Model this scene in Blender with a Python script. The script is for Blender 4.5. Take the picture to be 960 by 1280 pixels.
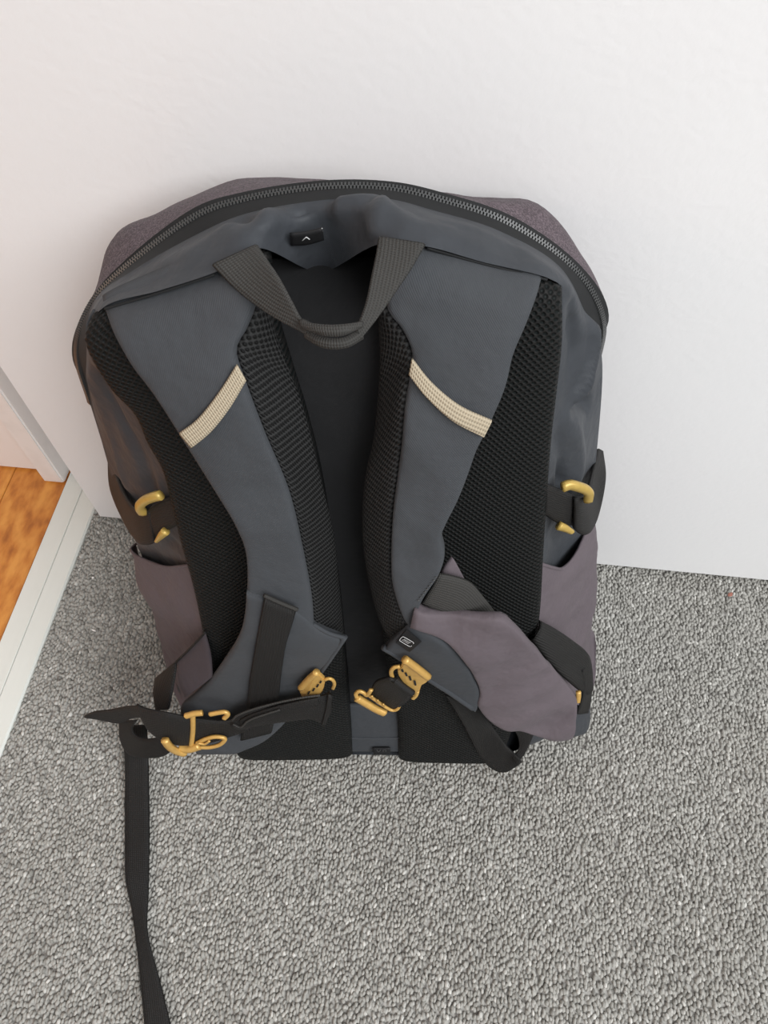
import bpy, bmesh, math, random
import numpy as np
from mathutils import Vector, Matrix, noise

# ------------------------------------------------------------------ camera, world, lights, exposure
sc = bpy.context.scene
for o in list(bpy.data.objects):
    bpy.data.objects.remove(o)
COL = sc.collection
cd = bpy.data.cameras.new('camera')
cam = bpy.data.objects.new('camera', cd)
COL.objects.link(cam)
cd.sensor_fit = 'VERTICAL'
cd.sensor_height = 36.0
cd.lens = 36.0 * 940 / 1280.0
cd.clip_start = 0.01
cam.matrix_world = Matrix.Translation((0, 0, 0.75)) @ Matrix([[0.992066, -0.091019, 0.086716], [0.122979, 0.845744, -0.519224], [-0.02608, 0.525769, 0.850227]]).to_4x4()
sc.camera = cam

wd = bpy.data.worlds.new('world')
sc.world = wd
wd.use_nodes = True
bg = wd.node_tree.nodes['Background']
bg.inputs[0].default_value = (0.96, 0.98, 1.0, 1)
bg.inputs[1].default_value = 0.41

def area_light(name, loc, target, size, power, color):
    ld = bpy.data.lights.new(name, 'AREA')
    ld.shape = 'RECTANGLE'
    ld.size, ld.size_y = size
    ld.energy = power
    ld.color = color
    o = bpy.data.objects.new(name, ld)
    COL.objects.link(o)
    o.location = loc
    o.rotation_euler = (Vector(target) - Vector(loc)).to_track_quat('-Z', 'Y').to_euler()
    return o
area_light('window_light', (2.0, -1.4, 2.6), (0, 0.25, 0.2), (3.0, 2.1), 178, (0.975, 0.99, 1.0))
area_light('hallway_tint_light', (-1.25, -0.25, 0.95), (-0.35, 0.4, 0.0), (0.35, 0.35), 2.2, (1.0, 0.62, 0.40))  # unseen warm light added to tint the left side, in place of hallway bounce
sc.view_settings.view_transform = 'Standard'
sc.view_settings.look = 'None'
sc.view_settings.gamma = 1.0
sc.view_settings.use_curve_mapping = False
sc.view_settings.exposure = -0.09

# ------------------------------------------------------------------ node helpers / materials
class NT:
    def __init__(s, name):
        s.m = bpy.data.materials.new(name)
        s.m.use_nodes = True
        s.t = s.m.node_tree
        s.b = s.t.nodes['Principled BSDF']
    def n(s, typ, **kw):
        nd = s.t.nodes.new(typ)
        for k, v in kw.items():
            if k in nd.inputs.keys():
                nd.inputs[k].default_value = v
            else:
                setattr(nd, k, v)
        return nd
    def l(s, a, ao, b, bi):
        s.t.links.new(a.outputs[ao], b.inputs[bi])
    def uv(s, scale=(1, 1, 1), rot=0.0, coord='UV'):
        tc = s.n('ShaderNodeTexCoord')
        mp = s.n('ShaderNodeMapping')
        mp.inputs['Scale'].default_value = scale
        mp.inputs['Rotation'].default_value = (0, 0, rot)
        s.l(tc, coord, mp, 0)
        return mp
    def ramp(s, src, out, stops):
        r = s.n('ShaderNodeValToRGB')
        e = r.color_ramp.elements
        while len(e) < len(stops):
            e.new(0.5)
        for k, (p, c) in enumerate(stops):
            e[k].position = p
            e[k].color = (c, c, c, 1) if isinstance(c, (int, float)) else (*c, 1)
        s.l(src, out, r, 0)
        return r
    def bump(s, src, out, strength, dist, prev=None):
        b = s.n('ShaderNodeBump')
        b.inputs['Strength'].default_value = strength
        b.inputs['Distance'].default_value = dist
        s.l(src, out, b, 'Height')
        if prev:
            s.l(prev, 'Normal', b, 'Normal')
        s.l(b, 'Normal', s.b, 'Normal')
        return b
    def mix(s, fac, fo, a, b):
        m = s.n('ShaderNodeMix', data_type='RGBA')
        if fac is None:
            m.inputs[0].default_value = fo
        else:
            s.l(fac, fo, m, 0)
        for idx, v in ((6, a), (7, b)):
            if isinstance(v, tuple) and len(v) == 3 and isinstance(v[0], (int, float)):
                m.inputs[idx].default_value = (*v, 1)
            else:
                s.l(v[0], v[1], m, idx)
        return m

def simple(name, col, rough=0.6, spec=0.3, metallic=0.0):
    t = NT(name)
    t.b.inputs['Base Color'].default_value = (*col, 1)
    t.b.inputs['Roughness'].default_value = rough
    t.b.inputs['Specular IOR Level'].default_value = spec
    t.b.inputs['Metallic'].default_value = metallic
    return t

def cloth(name, col, col2, twill=0.00065, bump=0.3, rough=0.75, crease=0.5, sheen=0.03, spec=0.22, heather=0.0):
    t = simple(name, col, rough, spec)
    t.b.inputs['Sheen Weight'].default_value = sheen
    uv = t.uv()
    wv = t.n('ShaderNodeTexWave', wave_type='BANDS', bands_direction='DIAGONAL')
    wv.inputs['Scale'].default_value = 0.314 / twill
    wv.inputs['Distortion'].default_value = 0.4
    t.l(uv, 0, wv, 0)
    ob = t.uv(coord='Object')
    nz = t.n('ShaderNodeTexNoise')
    nz.inputs['Scale'].default_value = 26
    nz.inputs['Detail'].default_value = 5
    t.l(ob, 0, nz, 'Vector')
    mx = t.mix(nz, 0, col, col2)
    last = mx
    if heather:
        hz = t.n('ShaderNodeTexNoise')
        hz.inputs['Scale'].default_value = 900
        hz.inputs['Detail'].default_value = 2
        t.l(ob, 0, hz, 'Vector')
        hr = t.ramp(hz, 0, [(0.4, 0.0), (0.62, 1.0)])
        last = t.mix(hr, 0, (mx, 2), tuple(min(1, c * (1 + heather)) for c in col2))
    t.l(last, 2, t.b, 'Base Color')
    b1 = t.bump(wv, 'Fac', bump, 0.0004)
    nz2 = t.n('ShaderNodeTexNoise')
    nz2.inputs['Scale'].default_value = 38
    nz2.inputs['Detail'].default_value = 3
    t.l(ob, 0, nz2, 'Vector')
    t.bump(nz2, 0, crease, 0.006, b1)
    return t.m

def webbing_mat(name, col, rough=0.55, pitch=0.0012, strength=0.6):
    t = simple(name, col, rough, 0.22)
    uv = t.uv()
    w1 = t.n('ShaderNodeTexWave', wave_type='BANDS', bands_direction='X')
    w1.inputs['Scale'].default_value = 0.314 / pitch
    w1.inputs['Distortion'].default_value = 0.3
    w2 = t.n('ShaderNodeTexWave', wave_type='BANDS', bands_direction='Y')
    w2.inputs['Scale'].default_value = 0.314 / (pitch * 1.5)
    t.l(uv, 0, w1, 0)
    t.l(uv, 0, w2, 0)
    ma = t.n('ShaderNodeMath', operation='ADD')
    t.l(w1, 'Fac', ma, 0)
    t.l(w2, 'Fac', ma, 1)
    r = t.ramp(ma, 0, [(0.0, tuple(c * 0.7 for c in col)), (1.0, tuple(c * 1.15 for c in col))])
    t.l(r, 0, t.b, 'Base Color')
    t.bump(ma, 0, strength, 0.0004)
    return t.m

def airmesh(name, net, hole, pitch, rough=0.6):
    t = simple(name, net, rough, 0.16)
    uv = t.uv(scale=(1 / pitch, 0.8 / pitch, 1), rot=math.radians(45))
    v = t.n('ShaderNodeTexVoronoi', feature='F1', voronoi_dimensions='2D')
    v.inputs['Scale'].default_value = 1.0
    v.inputs['Randomness'].default_value = 0.06
    t.l(uv, 0, v, 'Vector')
    r = t.ramp(v, 'Distance', [(0.24, hole), (0.42, net)])
    t.l(r, 0, t.b, 'Base Color')
    h = t.ramp(v, 'Distance', [(0.18, 0.0), (0.5, 1.0)])
    t.bump(h, 0, 0.9, 0.0011)
    return t.m

M = {}
M['slate'] = cloth('slate_twill', (0.044, 0.047, 0.052), (0.054, 0.058, 0.064))
M['slate_smooth'] = cloth('slate_ripstop', (0.034, 0.0375, 0.043), (0.045, 0.049, 0.056), twill=0.0006, bump=0.12, rough=0.55, crease=0.6)
M['slate_dark'] = cloth('dark_slate_fabric', (0.036, 0.039, 0.044), (0.046, 0.050, 0.056), twill=0.0006, bump=0.12)
M['channel'] = cloth('black_channel_fabric', (0.010, 0.010, 0.0105), (0.014, 0.014, 0.015), twill=0.0008, bump=0.15, rough=0.85, sheen=0.05)
M['purple'] = cloth('plum_grey_fabric', (0.097, 0.079, 0.089), (0.119, 0.098, 0.108), twill=0.0007, bump=0.12, crease=0.75)
M['heather'] = cloth('heather_plum_fabric', (0.046, 0.035, 0.040), (0.062, 0.048, 0.054), twill=0.0009, bump=0.25, crease=0.5, heather=1.1)
M['gusset'] = cloth('dark_plum_gusset', (0.050, 0.040, 0.045), (0.062, 0.050, 0.056), twill=0.0007, bump=0.12, crease=0.4)
M['mesh'] = airmesh('black_air_mesh', (0.012, 0.0116, 0.0112), (0.004, 0.006, 0.006), 0.0027)
M['lining'] = airmesh('strap_air_mesh', (0.028, 0.028, 0.028), (0.007, 0.007, 0.007), 0.0027)
M['web'] = webbing_mat('black_webbing', (0.014, 0.0133, 0.0128))
M['web_grey'] = webbing_mat('charcoal_webbing', (0.040, 0.0385, 0.036), 0.7)
M['tape'] = webbing_mat('beige_reflective_tape', (0.39, 0.33, 0.24), 0.5, 0.0016, 0.7)
M['zip_band'] = cloth('black_zip_tape', (0.013, 0.0135, 0.014), (0.017, 0.0175, 0.018), twill=0.0008, bump=0.2, crease=0.1)
M['zip_teeth'] = simple('zip_coil_plastic', (0.050, 0.051, 0.051), 0.32, 0.5).m
M['label'] = simple('black_woven_label', (0.010, 0.010, 0.011), 0.6, 0.3).m
M['print'] = simple('white_label_print', (0.62, 0.62, 0.62), 0.7, 0.2).m
M['print_dim'] = simple('grey_label_print', (0.09, 0.09, 0.09), 0.7, 0.2).m
def gold_mat(name, col):
    t = simple(name, col, 0.38, 0.5, 0.25)
    ob = t.uv(coord='Object')
    nz = t.n('ShaderNodeTexNoise')
    nz.inputs['Scale'].default_value = 240
    t.l(ob, 0, nz, 'Vector')
    mx = t.mix(nz, 0, tuple(c * 0.82 for c in col), tuple(min(1, c * 1.15) for c in col))
    t.l(mx, 2, t.b, 'Base Color')
    t.bump(nz, 0, 0.12, 0.0006)
    return t.m
M['gold'] = gold_mat('gold_anodised', (0.60, 0.36, 0.10))
M['gold_olive'] = gold_mat('worn_gold_metal', (0.50, 0.34, 0.085))

# painted door
t = simple('white_satin_paint', (0.80, 0.785, 0.79), 0.5, 0.35)
ob = t.uv(coord='Object')
nz = t.n('ShaderNodeTexNoise')
nz.inputs['Scale'].default_value = 190
nz.inputs['Detail'].default_value = 3
t.l(ob, 0, nz, 'Vector')
nb = t.n('ShaderNodeTexNoise')
nb.inputs['Scale'].default_value = 7
nb.inputs['Detail'].default_value = 4
t.l(ob, 0, nb, 'Vector')
mx = t.mix(nb, 0, (0.79, 0.78, 0.78), (0.82, 0.815, 0.815))
t.l(mx, 2, t.b, 'Base Color')
t.bump(nz, 0, 0.10, 0.002)
M['paint'] = t.m
t = simple('white_jamb_paint', (0.80, 0.77, 0.75), 0.45, 0.35)
ob = t.uv(coord='Object')
nb = t.n('ShaderNodeTexNoise')
nb.inputs['Scale'].default_value = 22
nb.inputs['Detail'].default_value = 5
t.l(ob, 0, nb, 'Vector')
r = t.ramp(nb, 0, [(0.30, (0.74, 0.71, 0.69)), (0.46, (0.80, 0.77, 0.75))])
t.l(r, 0, t.b, 'Base Color')
t.bump(nb, 0, 0.15, 0.003)
M['jamb'] = t.m
t = simple('white_coated_metal', (0.78, 0.80, 0.77), 0.35, 0.5)
ob = t.uv(scale=(1, 0.05, 1), coord='Object')
nb = t.n('ShaderNodeTexNoise')
nb.inputs['Scale'].default_value = 300
t.l(ob, 0, nb, 'Vector')
mx = t.mix(nb, 0, (0.67, 0.69, 0.65), (0.70, 0.72, 0.68))
t.l(mx, 2, t.b, 'Base Color')
M['strip'] = t.m
# wood
t = simple('orange_varnished_wood', (0.6, 0.25, 0.05), 0.35, 0.5)
ob = t.uv(scale=(1, 0.45, 1), coord='Object')
n1 = t.n('ShaderNodeTexNoise')
n1.inputs['Scale'].default_value = 75
n1.inputs['Detail'].default_value = 4
t.l(ob, 0, n1, 'Vector')
r = t.ramp(n1, 0, [(0.30, (0.34, 0.105, 0.016)), (0.46, (0.52, 0.19, 0.032)), (0.66, (0.66, 0.29, 0.06))])
t.l(r, 0, t.b, 'Base Color')
t.bump(n1, 0, 0.08, 0.001)
M['wood'] = t.m
M['gap'] = simple('dark_gap', (0.02, 0.017, 0.015), 0.9, 0.1).m
# carpet
t = simple('grey_loop_carpet', (0.3, 0.29, 0.28), 0.95, 0.1)
at = t.n('ShaderNodeAttribute', attribute_name='tone')
ob = t.uv(coord='Object')
nb = t.n('ShaderNodeTexNoise')
nb.inputs['Scale'].default_value = 9
nb.inputs['Detail'].default_value = 4
t.l(ob, 0, nb, 'Vector')
nf = t.n('ShaderNodeTexNoise')
nf.inputs['Scale'].default_value = 1500
t.l(ob, 0, nf, 'Vector')
r = t.ramp(at, 'Fac', [(0.0, (0.21, 0.205, 0.19)), (0.35, (0.35, 0.345, 0.322)), (0.75, (0.45, 0.445, 0.42)), (1.0, (0.64, 0.635, 0.605))])
mx = t.mix(nb, 0, (0.86, 0.84, 0.82), (1.0, 1.0, 1.0))
mm = t.n('ShaderNodeMix', data_type='RGBA', blend_type='MULTIPLY')
mm.inputs[0].default_value = 1.0
t.l(r, 0, mm, 6)
t.l(mx, 2, mm, 7)
t.l(mm, 2, t.b, 'Base Color')
t.bump(nf, 0, 0.5, 0.0006)
M['carpet'] = t.m
t = simple('carpet_backing', (0.3, 0.29, 0.28), 1.0, 0.05)
ob = t.uv(scale=(1, 0.7, 1), coord='Object')
vo = t.n('ShaderNodeTexVoronoi', feature='F1')
vo.inputs['Scale'].default_value = 300
t.l(ob, 0, vo, 'Vector')
r = t.ramp(vo, 'Distance', [(0.0, (0.40, 0.39, 0.37)), (0.45, (0.36, 0.35, 0.33)), (0.75, (0.16, 0.15, 0.14))])  # dark cell borders: shade between the loops put into the colour
t.l(r, 0, t.b, 'Base Color')
M['carpet_back'] = t.m
M['lint'] = simple('white_lint', (0.85, 0.84, 0.82), 0.9, 0.1).m
M['crumb'] = simple('reddish_fluff', (0.30, 0.13, 0.10), 0.9, 0.1).m

# ------------------------------------------------------------------ mesh helpers
def link(name, verts, faces, mat, parent=None, uvs=None, smooth=True):
    me = bpy.data.meshes.new(name)
    me.from_pydata([tuple(v) for v in verts], [], faces)
    if uvs is not None:
        ul = me.uv_layers.new(name='UVMap')
        li = np.empty(len(me.loops), dtype=np.int32)
        me.loops.foreach_get('vertex_index', li)
        ul.data.foreach_set('uv', np.asarray(uvs, dtype=np.float32)[li].ravel())
    me.materials.append(M[mat])
    bm = bmesh.new()
    bm.from_mesh(me)
    bmesh.ops.recalc_face_normals(bm, faces=bm.faces)
    bm.to_mesh(me)
    bm.free()
    if smooth:
        me.polygons.foreach_set('use_smooth', [True] * len(me.polygons))
    me.update()
    o = bpy.data.objects.new(name, me)
    COL.objects.link(o)
    if parent:
        o.parent = parent
    return o

def cr(pts, n, closed=False):
    """Catmull-Rom through pts (centripetal-like by chord), n samples equally spaced in arc length."""
    P = np.array(pts, float)
    if len(P) == 2 and not closed:
        s = np.linspace(0, 1, n)[:, None]
        return P[0] * (1 - s) + P[1] * s
    if closed:
        Q = np.vstack([P[-1], P, P[0], P[1]])
    else:
        Q = np.vstack([2 * P[0] - P[1], P, 2 * P[-1] - P[-2]])
    out = []
    for i in range(1, len(Q) - 2):
        p0, p1, p2, p3 = Q[i - 1:i + 3]
        for tt in np.linspace(0, 1, 24, endpoint=False):
            out.append(0.5 * ((2 * p1) + (-p0 + p2) * tt + (2 * p0 - 5 * p1 + 4 * p2 - p3) * tt ** 2 + (-p0 + 3 * p1 - 3 * p2 + p3) * tt ** 3))
    if not closed:
        out.append(Q[-2])
    else:
        out.append(out[0])
    out = np.array(out)
    d = np.r_[0, np.cumsum(np.linalg.norm(np.diff(out, axis=0), axis=1))]
    s = np.linspace(0, d[-1], n + 1)[:-1] if closed else np.linspace(0, d[-1], n)
    return np.stack([np.interp(s, d, out[:, k]) for k in range(3)], 1)

def crk(pts, per, closed=False):
    """Catmull-Rom, a fixed number of samples per control segment (keeps stations matched)."""
    P = np.array(pts, float)
    Q = np.vstack([P[-1], P, P[0], P[1]]) if closed else np.vstack([2 * P[0] - P[1], P, 2 * P[-1] - P[-2]])
    out = []
    for i in range(1, len(Q) - 2):
        p0, p1, p2, p3 = Q[i - 1:i + 3]
        for tt in np.linspace(0, 1, per, endpoint=False):
            out.append(0.5 * ((2 * p1) + (-p0 + p2) * tt + (2 * p0 - 5 * p1 + 4 * p2 - p3) * tt ** 2 + (-p0 + 3 * p1 - 3 * p2 + p3) * tt ** 3))
    if not closed:
        out.append(Q[-2])
    return np.array(out)

def nz3(p, sc_):
    return noise.noise(Vector((p[0] * sc_, p[1] * sc_, p[2] * sc_)))

def unit(v):
    return v / (np.linalg.norm(v, axis=-1, keepdims=True) + 1e-12)

def ribbon(name, A, B, t, mat, parent, n=40, m=10, p=4.0, tb=0.0, dome=0.0, end=(0, 0), wr=0.0, wrs=30.0, up=None, curl=0.0, seed=0.0):
    """Closed padded band between edge A and edge B; t = thickness outwards, tb = thickness inwards."""
    a, b = cr(A, n), cr(B, n)
    mid = (a + b) / 2
    tan = np.gradient(mid, axis=0)
    nor = unit(np.cross(tan, b - a))
    ref = np.array(up if up is not None else (0, -1, 0.15))
    if nor[n // 2] @ ref < 0:
        nor = -nor
    sarr = np.r_[0, np.cumsum(np.linalg.norm(np.diff(mid, axis=0), axis=1))]
    ss = 0.5 - 0.5 * np.cos(np.linspace(0, math.pi, m + 1))
    prof = (1 - np.abs(2 * ss - 1) ** p) ** (1.0 / p)
    prof[0] = prof[-1] = 0
    verts, uvs = [], []
    for i in range(n):
        e = 1.0
        if end[0] and sarr[i] < end[0]:
            x = 1 - sarr[i] / end[0]
            e = min(e, math.sqrt(max(0.0, 1 - x * x)) + 0.02)
        if end[1] and sarr[-1] - sarr[i] < end[1]:
            x = 1 - (sarr[-1] - sarr[i]) / end[1]
            e = min(e, math.sqrt(max(0.0, 1 - x * x)) + 0.02)
        w = np.linalg.norm(b[i] - a[i])
        ring = []
        for j in range(m + 1):
            s = ss[j]
            base = a[i] + (b[i] - a[i]) * s
            off = t * prof[j] * e + dome * 4 * s * (1 - s)
            if wr:
                off += wr * nz3(base + seed, wrs) * (0.25 + 0.75 * prof[j])
            verts.append(base + nor[i] * off)
            uvs.append((sarr[i], w * s))
        for j in range(m - 1, 0, -1):
            s = ss[j]
            base = a[i] + (b[i] - a[i]) * s
            off = -tb * prof[j] * e - 0.0006 + dome * 4 * s * (1 - s)
            if wr:
                off += wr * nz3(base + seed, wrs) * (0.25 + 0.75 * prof[j])
            verts.append(base + nor[i] * off)
            uvs.append((sarr[i], w * s))
    L = 2 * m
    faces = []
    for i in range(n - 1):
        for j in range(L):
            faces.append((i * L + j, i * L + (j + 1) % L, (i + 1) * L + (j + 1) % L, (i + 1) * L + j))
    faces.append(tuple(range(L)))
    faces.append(tuple(reversed([(n - 1) * L + j for j in range(L)])))
    return link(name, verts, faces, mat, parent, uvs)

def loft(name, curves, mat, parent, per=8, sub=6, closed=False, wr=0.0, wrs=22.0, seed=0.0, disp=None):
    """Surface through matched curves (lists with equal station counts)."""
    rows = [crk(c, per, closed) for c in curves]
    n = len(rows[0])
    R_ = np.array(rows)
    k = len(rows)
    if k > 2 and sub > 1:
        R2 = np.array([crk(R_[:, i], sub) for i in range(n)]).transpose(1, 0, 2)
    else:
        R2 = np.array([np.linspace(R_[0, i], R_[1, i], sub + 1) for i in range(n)]).transpose(1, 0, 2)
    kk = R2.shape[0]
    if wr or disp:
        gu = np.gradient(R2, axis=0) if kk > 1 else R2
        gv = np.gradient(R2, axis=1)
        nn = unit(np.cross(gu, gv))
        for i in range(kk):
            f = math.sin(math.pi * i / (kk - 1)) ** 0.5
            for j in range(n):
                q = R2[i, j]
                a = 0.0
                if wr:
                    a += wr * f * (nz3(q + seed, wrs) + 0.5 * nz3(q * 2.1 + seed, wrs))
                R2[i, j] = q + nn[i, j] * a
                if disp:
                    w = nn[i, j] if nn[i, j] @ (q - np.array((0.0, 0.09, 0.25))) > 0 else -nn[i, j]
                    R2[i, j] = R2[i, j] + w * disp(q) * f * f
    verts = R2.reshape(-1, 3)
    du = np.linalg.norm(np.diff(R2, axis=1), axis=2).mean(0)
    us = np.r_[0, np.cumsum(du)]
    dv = np.linalg.norm(np.diff(R2, axis=0), axis=2).mean(1)
    vs = np.r_[0, np.cumsum(dv)]
    uvs = [(us[j], vs[i]) for i in range(kk) for j in range(n)]
    faces = []
    for i in range(kk - 1):
        for j in range(n if closed else n - 1):
            j2 = (j + 1) % n
            faces.append((i * n + j, i * n + j2, (i + 1) * n + j2, (i + 1) * n + j))
    return link(name, verts, faces, mat, parent, uvs), R2

def tube(name, pts, r, mat, parent, n=24, k=8, flat=1.0, up=(0, -1, 0), taper=None, power=2.0):
    """Rounded bar along pts; r = half width, flat = ratio of thickness to width."""
    P = cr(pts, n)
    tan = unit(np.gradient(P, axis=0))
    verts, uvs = [], []
    upv = np.array(up, float)
    for i in range(n):
        side = unit(np.cross(tan[i], upv))
        u2 = np.cross(side, tan[i])
        rr = r * (taper(i / (n - 1)) if taper else 1.0)
        for j in range(k):
            a = 2 * math.pi * j / k
            c, s = math.cos(a), math.sin(a)
            c = math.copysign(abs(c) ** (2 / power), c)
            s = math.copysign(abs(s) ** (2 / power), s)
            verts.append(P[i] + side * rr * c + u2 * rr * flat * s)
            uvs.append((i / n * 0.05, j / k * 0.01))
    faces = []
    for i in range(n - 1):
        for j in range(k):
            faces.append((i * k + j, i * k + (j + 1) % k, (i + 1) * k + (j + 1) % k, (i + 1) * k + j))
    faces.append(tuple(range(k)))
    faces.append(tuple((n - 1) * k + j for j in reversed(range(k))))
    return link(name, verts, faces, mat, parent, uvs)

def plate(name, outline, t, mat, parent, bevel=0.0008, nor=None):
    """Flat piece cut to an outline (3-D points, nearly planar), thickness t, bevelled edges."""
    P = np.array(outline, float)
    c = P.mean(0)
    nn = np.zeros(3)
    for i in range(len(P)):
        nn += np.cross(P[i] - c, P[(i + 1) % len(P)] - c)
    nn = unit(nn)
    if nn @ np.array((0, -1, 0.2)) < 0:
        nn = -nn
    bm = bmesh.new()
    vs = [bm.verts.new(Vector(p - nn * t / 2)) for p in P]
    f = bm.faces.new(vs)
    r = bmesh.ops.extrude_face_region(bm, geom=[f])
    for v in r['geom']:
        if isinstance(v, bmesh.types.BMVert):
            v.co += Vector(nn * t)
    bmesh.ops.recalc_face_normals(bm, faces=bm.faces)
    if bevel:
        bmesh.ops.bevel(bm, geom=list(bm.edges), offset=bevel, segments=2, affect='EDGES', clamp_overlap=True)
    me = bpy.data.meshes.new(name)
    bm.to_mesh(me)
    bm.free()
    me.materials.append(M[mat])
    o = bpy.data.objects.new(name, me)
    COL.objects.link(o)
    o.parent = parent
    return o

def box(name, x, y, z, mat, parent=None, bevel=0.0, kind=None):
    bm = bmesh.new()
    bmesh.ops.create_cube(bm, size=1)
    for v in bm.verts:
        v.co = Vector(((x[0] + x[1]) / 2 + v.co.x * (x[1] - x[0]), (y[0] + y[1]) / 2 + v.co.y * (y[1] - y[0]), (z[0] + z[1]) / 2 + v.co.z * (z[1] - z[0])))
    if bevel:
        bmesh.ops.bevel(bm, geom=list(bm.edges), offset=bevel, segments=3, affect='EDGES')
    me = bpy.data.meshes.new(name)
    bm.to_mesh(me)
    bm.free()
    me.materials.append(M[mat])
    o = bpy.data.objects.new(name, me)
    COL.objects.link(o)
    if parent:
        o.parent = parent
    if kind:
        o['kind'] = kind
    return o

def tag(o, label, cat, group=None):
    o['label'] = label
    o['category'] = cat
    if group:
        o['group'] = group

# ------------------------------------------------------------------ the setting
DY = 0.409                      # door face
fl = box('floor', (-0.418, 2.4), (-1.2, 0.75), (-0.03, 0.001), 'carpet_back', kind='structure')
fl['label'] = 'grey loop pile carpet under the backpack'
# carpet loops
rng = np.random.default_rng(7)
def carpet_pile(x0, x1, y0, y1, sx, sy):
    nx, ny = int((x1 - x0) / sx), int((y1 - y0) / sy)
    gx, gy = np.meshgrid(np.arange(nx), np.arange(ny))
    cx = x0 + (gx + 0.5) * sx + rng.normal(0, sx * 0.22, gx.shape)
    cy = y0 + (gy + 0.5 + 0.5 * (gx % 2)) * sy + rng.normal(0, sy * 0.22, gx.shape)
    cx, cy = np.clip(cx.ravel(), x0 + 0.001, None), cy.ravel()
    N = len(cx)
    K = 6
    ang = np.arange(K) * 2 * math.pi / K
    # dome: base ring, shoulder ring, top
    base = [(math.cos(a), math.sin(a), 0.0) for a in ang] + [(0.86 * math.cos(a + 0.5), 0.86 * math.sin(a + 0.5), 0.62) for a in ang] + [(0, 0, 1.0)]
    base = np.array(base)
    rx = sx * rng.uniform(0.50, 0.78, N)
    ry = sy * rng.uniform(0.50, 0.85, N)
    hz = rng.uniform(0.0034, 0.0050, N)
    th = rng.normal(0, 0.32, N)
    lx = rng.normal(0, 0.0008, N)
    ly = rng.normal(0, 0.0008, N)
    X = base[None, :, 0] * rx[:, None]
    Y = base[None, :, 1] * ry[:, None]
    Z = base[None, :, 2] * hz[:, None]
    c, s = np.cos(th)[:, None], np.sin(th)[:, None]
    VX = cx[:, None] + X * c - Y * s + lx[:, None] * base[None, :, 2]
    VY = cy[:, None] + X * s + Y * c + ly[:, None] * base[None, :, 2]
    V = np.stack([np.maximum(VX, -0.4175), VY, Z], 2).reshape(-1, 3)
    fq = [(i, (i + 1) % K, K + (i + 1) % K, K + i) for i in range(K)]
    ft = [(K + i, K + (i + 1) % K, 2 * K) for i in range(K)]
    nv = 2 * K + 1
    off = (np.arange(N) * nv)[:, None, None]
    Q = (np.array(fq)[None] + off).reshape(-1, 4)
    T = (np.array(ft)[None] + off).reshape(-1, 3)
    me = bpy.data.meshes.new('carpet_pile')
    me.vertices.add(len(V))
    me.vertices.foreach_set('co', V.astype(np.float32).ravel())
    nl = Q.size + T.size
    me.loops.add(nl)
    me.loops.foreach_set('vertex_index', np.concatenate([Q.ravel(), T.ravel()]).astype(np.int32))
    npoly = len(Q) + len(T)
    me.polygons.add(npoly)
    st = np.concatenate([np.arange(len(Q)) * 4, Q.size + np.arange(len(T)) * 3]).astype(np.int32)
    me.polygons.foreach_set('loop_start', st)
    me.polygons.foreach_set('use_smooth', np.ones(npoly, bool))
    me.update(calc_edges=True)
    me.validate()
    tone = np.clip(rng.normal(0.5, 0.19, N), 0, 1)
    at_ = me.attributes.new('tone', 'FLOAT', 'POINT')
    at_.data.foreach_set('value', np.repeat(tone, nv).astype(np.float32))
    me.materials.append(M['carpet'])
    o = bpy.data.objects.new('carpet_pile', me)
    COL.objects.link(o)
    o.parent = fl
    o['kind'] = 'stuff'
carpet_pile(-0.4165, 0.70, -0.26, 0.47, 0.0028, 0.0041)

# hallway floor of narrow planks
hf = box('floor_hallway', (-1.6, -0.465), (-1.2, 0.75), (-0.03, -0.006), 'gap', kind='structure')
hf['label'] = 'orange varnished wooden floor beyond the white threshold strip'
xe = -0.4672
for k in range(16):
    x1 = xe - k * 0.071
    y = -1.2 + (k * 0.37) % 0.5
    ys = [-1.2, -0.42 + 0.19 * (k % 3), 0.75] if k % 2 else [-1.2, 0.05 + 0.1 * (k % 3), 0.75]
    for q in range(2):
        pl = box('plank', (x1 - 0.0702, x1), (ys[q] + 0.0006, ys[q + 1] - 0.0006), (-0.008, -0.0005 - 0.0004 * ((k + q) % 2)), 'wood', hf, bevel=0.0006)

# white threshold strip: two coated flats with a line between, rounded carpet edge
ts = bpy.data.objects.new('trim_1', None)
COL.objects.link(ts)
ts['kind'] = 'structure'
ts['label'] = 'white metal threshold strip between carpet and wooden floor'
ts.location = (-0.44, 0, 0)
def strip_part(name, prof):
    verts, faces = [], []
    for yy in (-1.2, 0.53):
        for x, z in prof:
            verts.append((x, yy, z))
    k = len(prof)
    for i in range(k):
        faces.append((i, (i + 1) % k, k + (i + 1) % k, k + i))
    faces += [tuple(range(k)), tuple(reversed(range(k, 2 * k)))]
    return link(name, verts, faces, 'strip', ts, smooth=False)
strip_part('inner_flat', [(-0.0245, -0.02), (-0.0245, 0.0035), (-0.0235, 0.0052), (-0.0012, 0.0062), (-0.0006, 0.0054), (-0.0006, -0.02)])
strip_part('outer_flat', [(0.0, -0.02), (0.0, 0.0054), (0.0008, 0.0064), (0.0215, 0.0058), (0.0232, 0.0040), (0.0235, -0.02)])

# the open door leaf
dr = box('door_1', (-0.405, 0.38), (DY, DY + 0.040), (0.0105, 2.03), 'paint', bevel=0.0025, kind='structure')
dr['label'] = 'white painted door leaf standing open behind the backpack'
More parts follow.
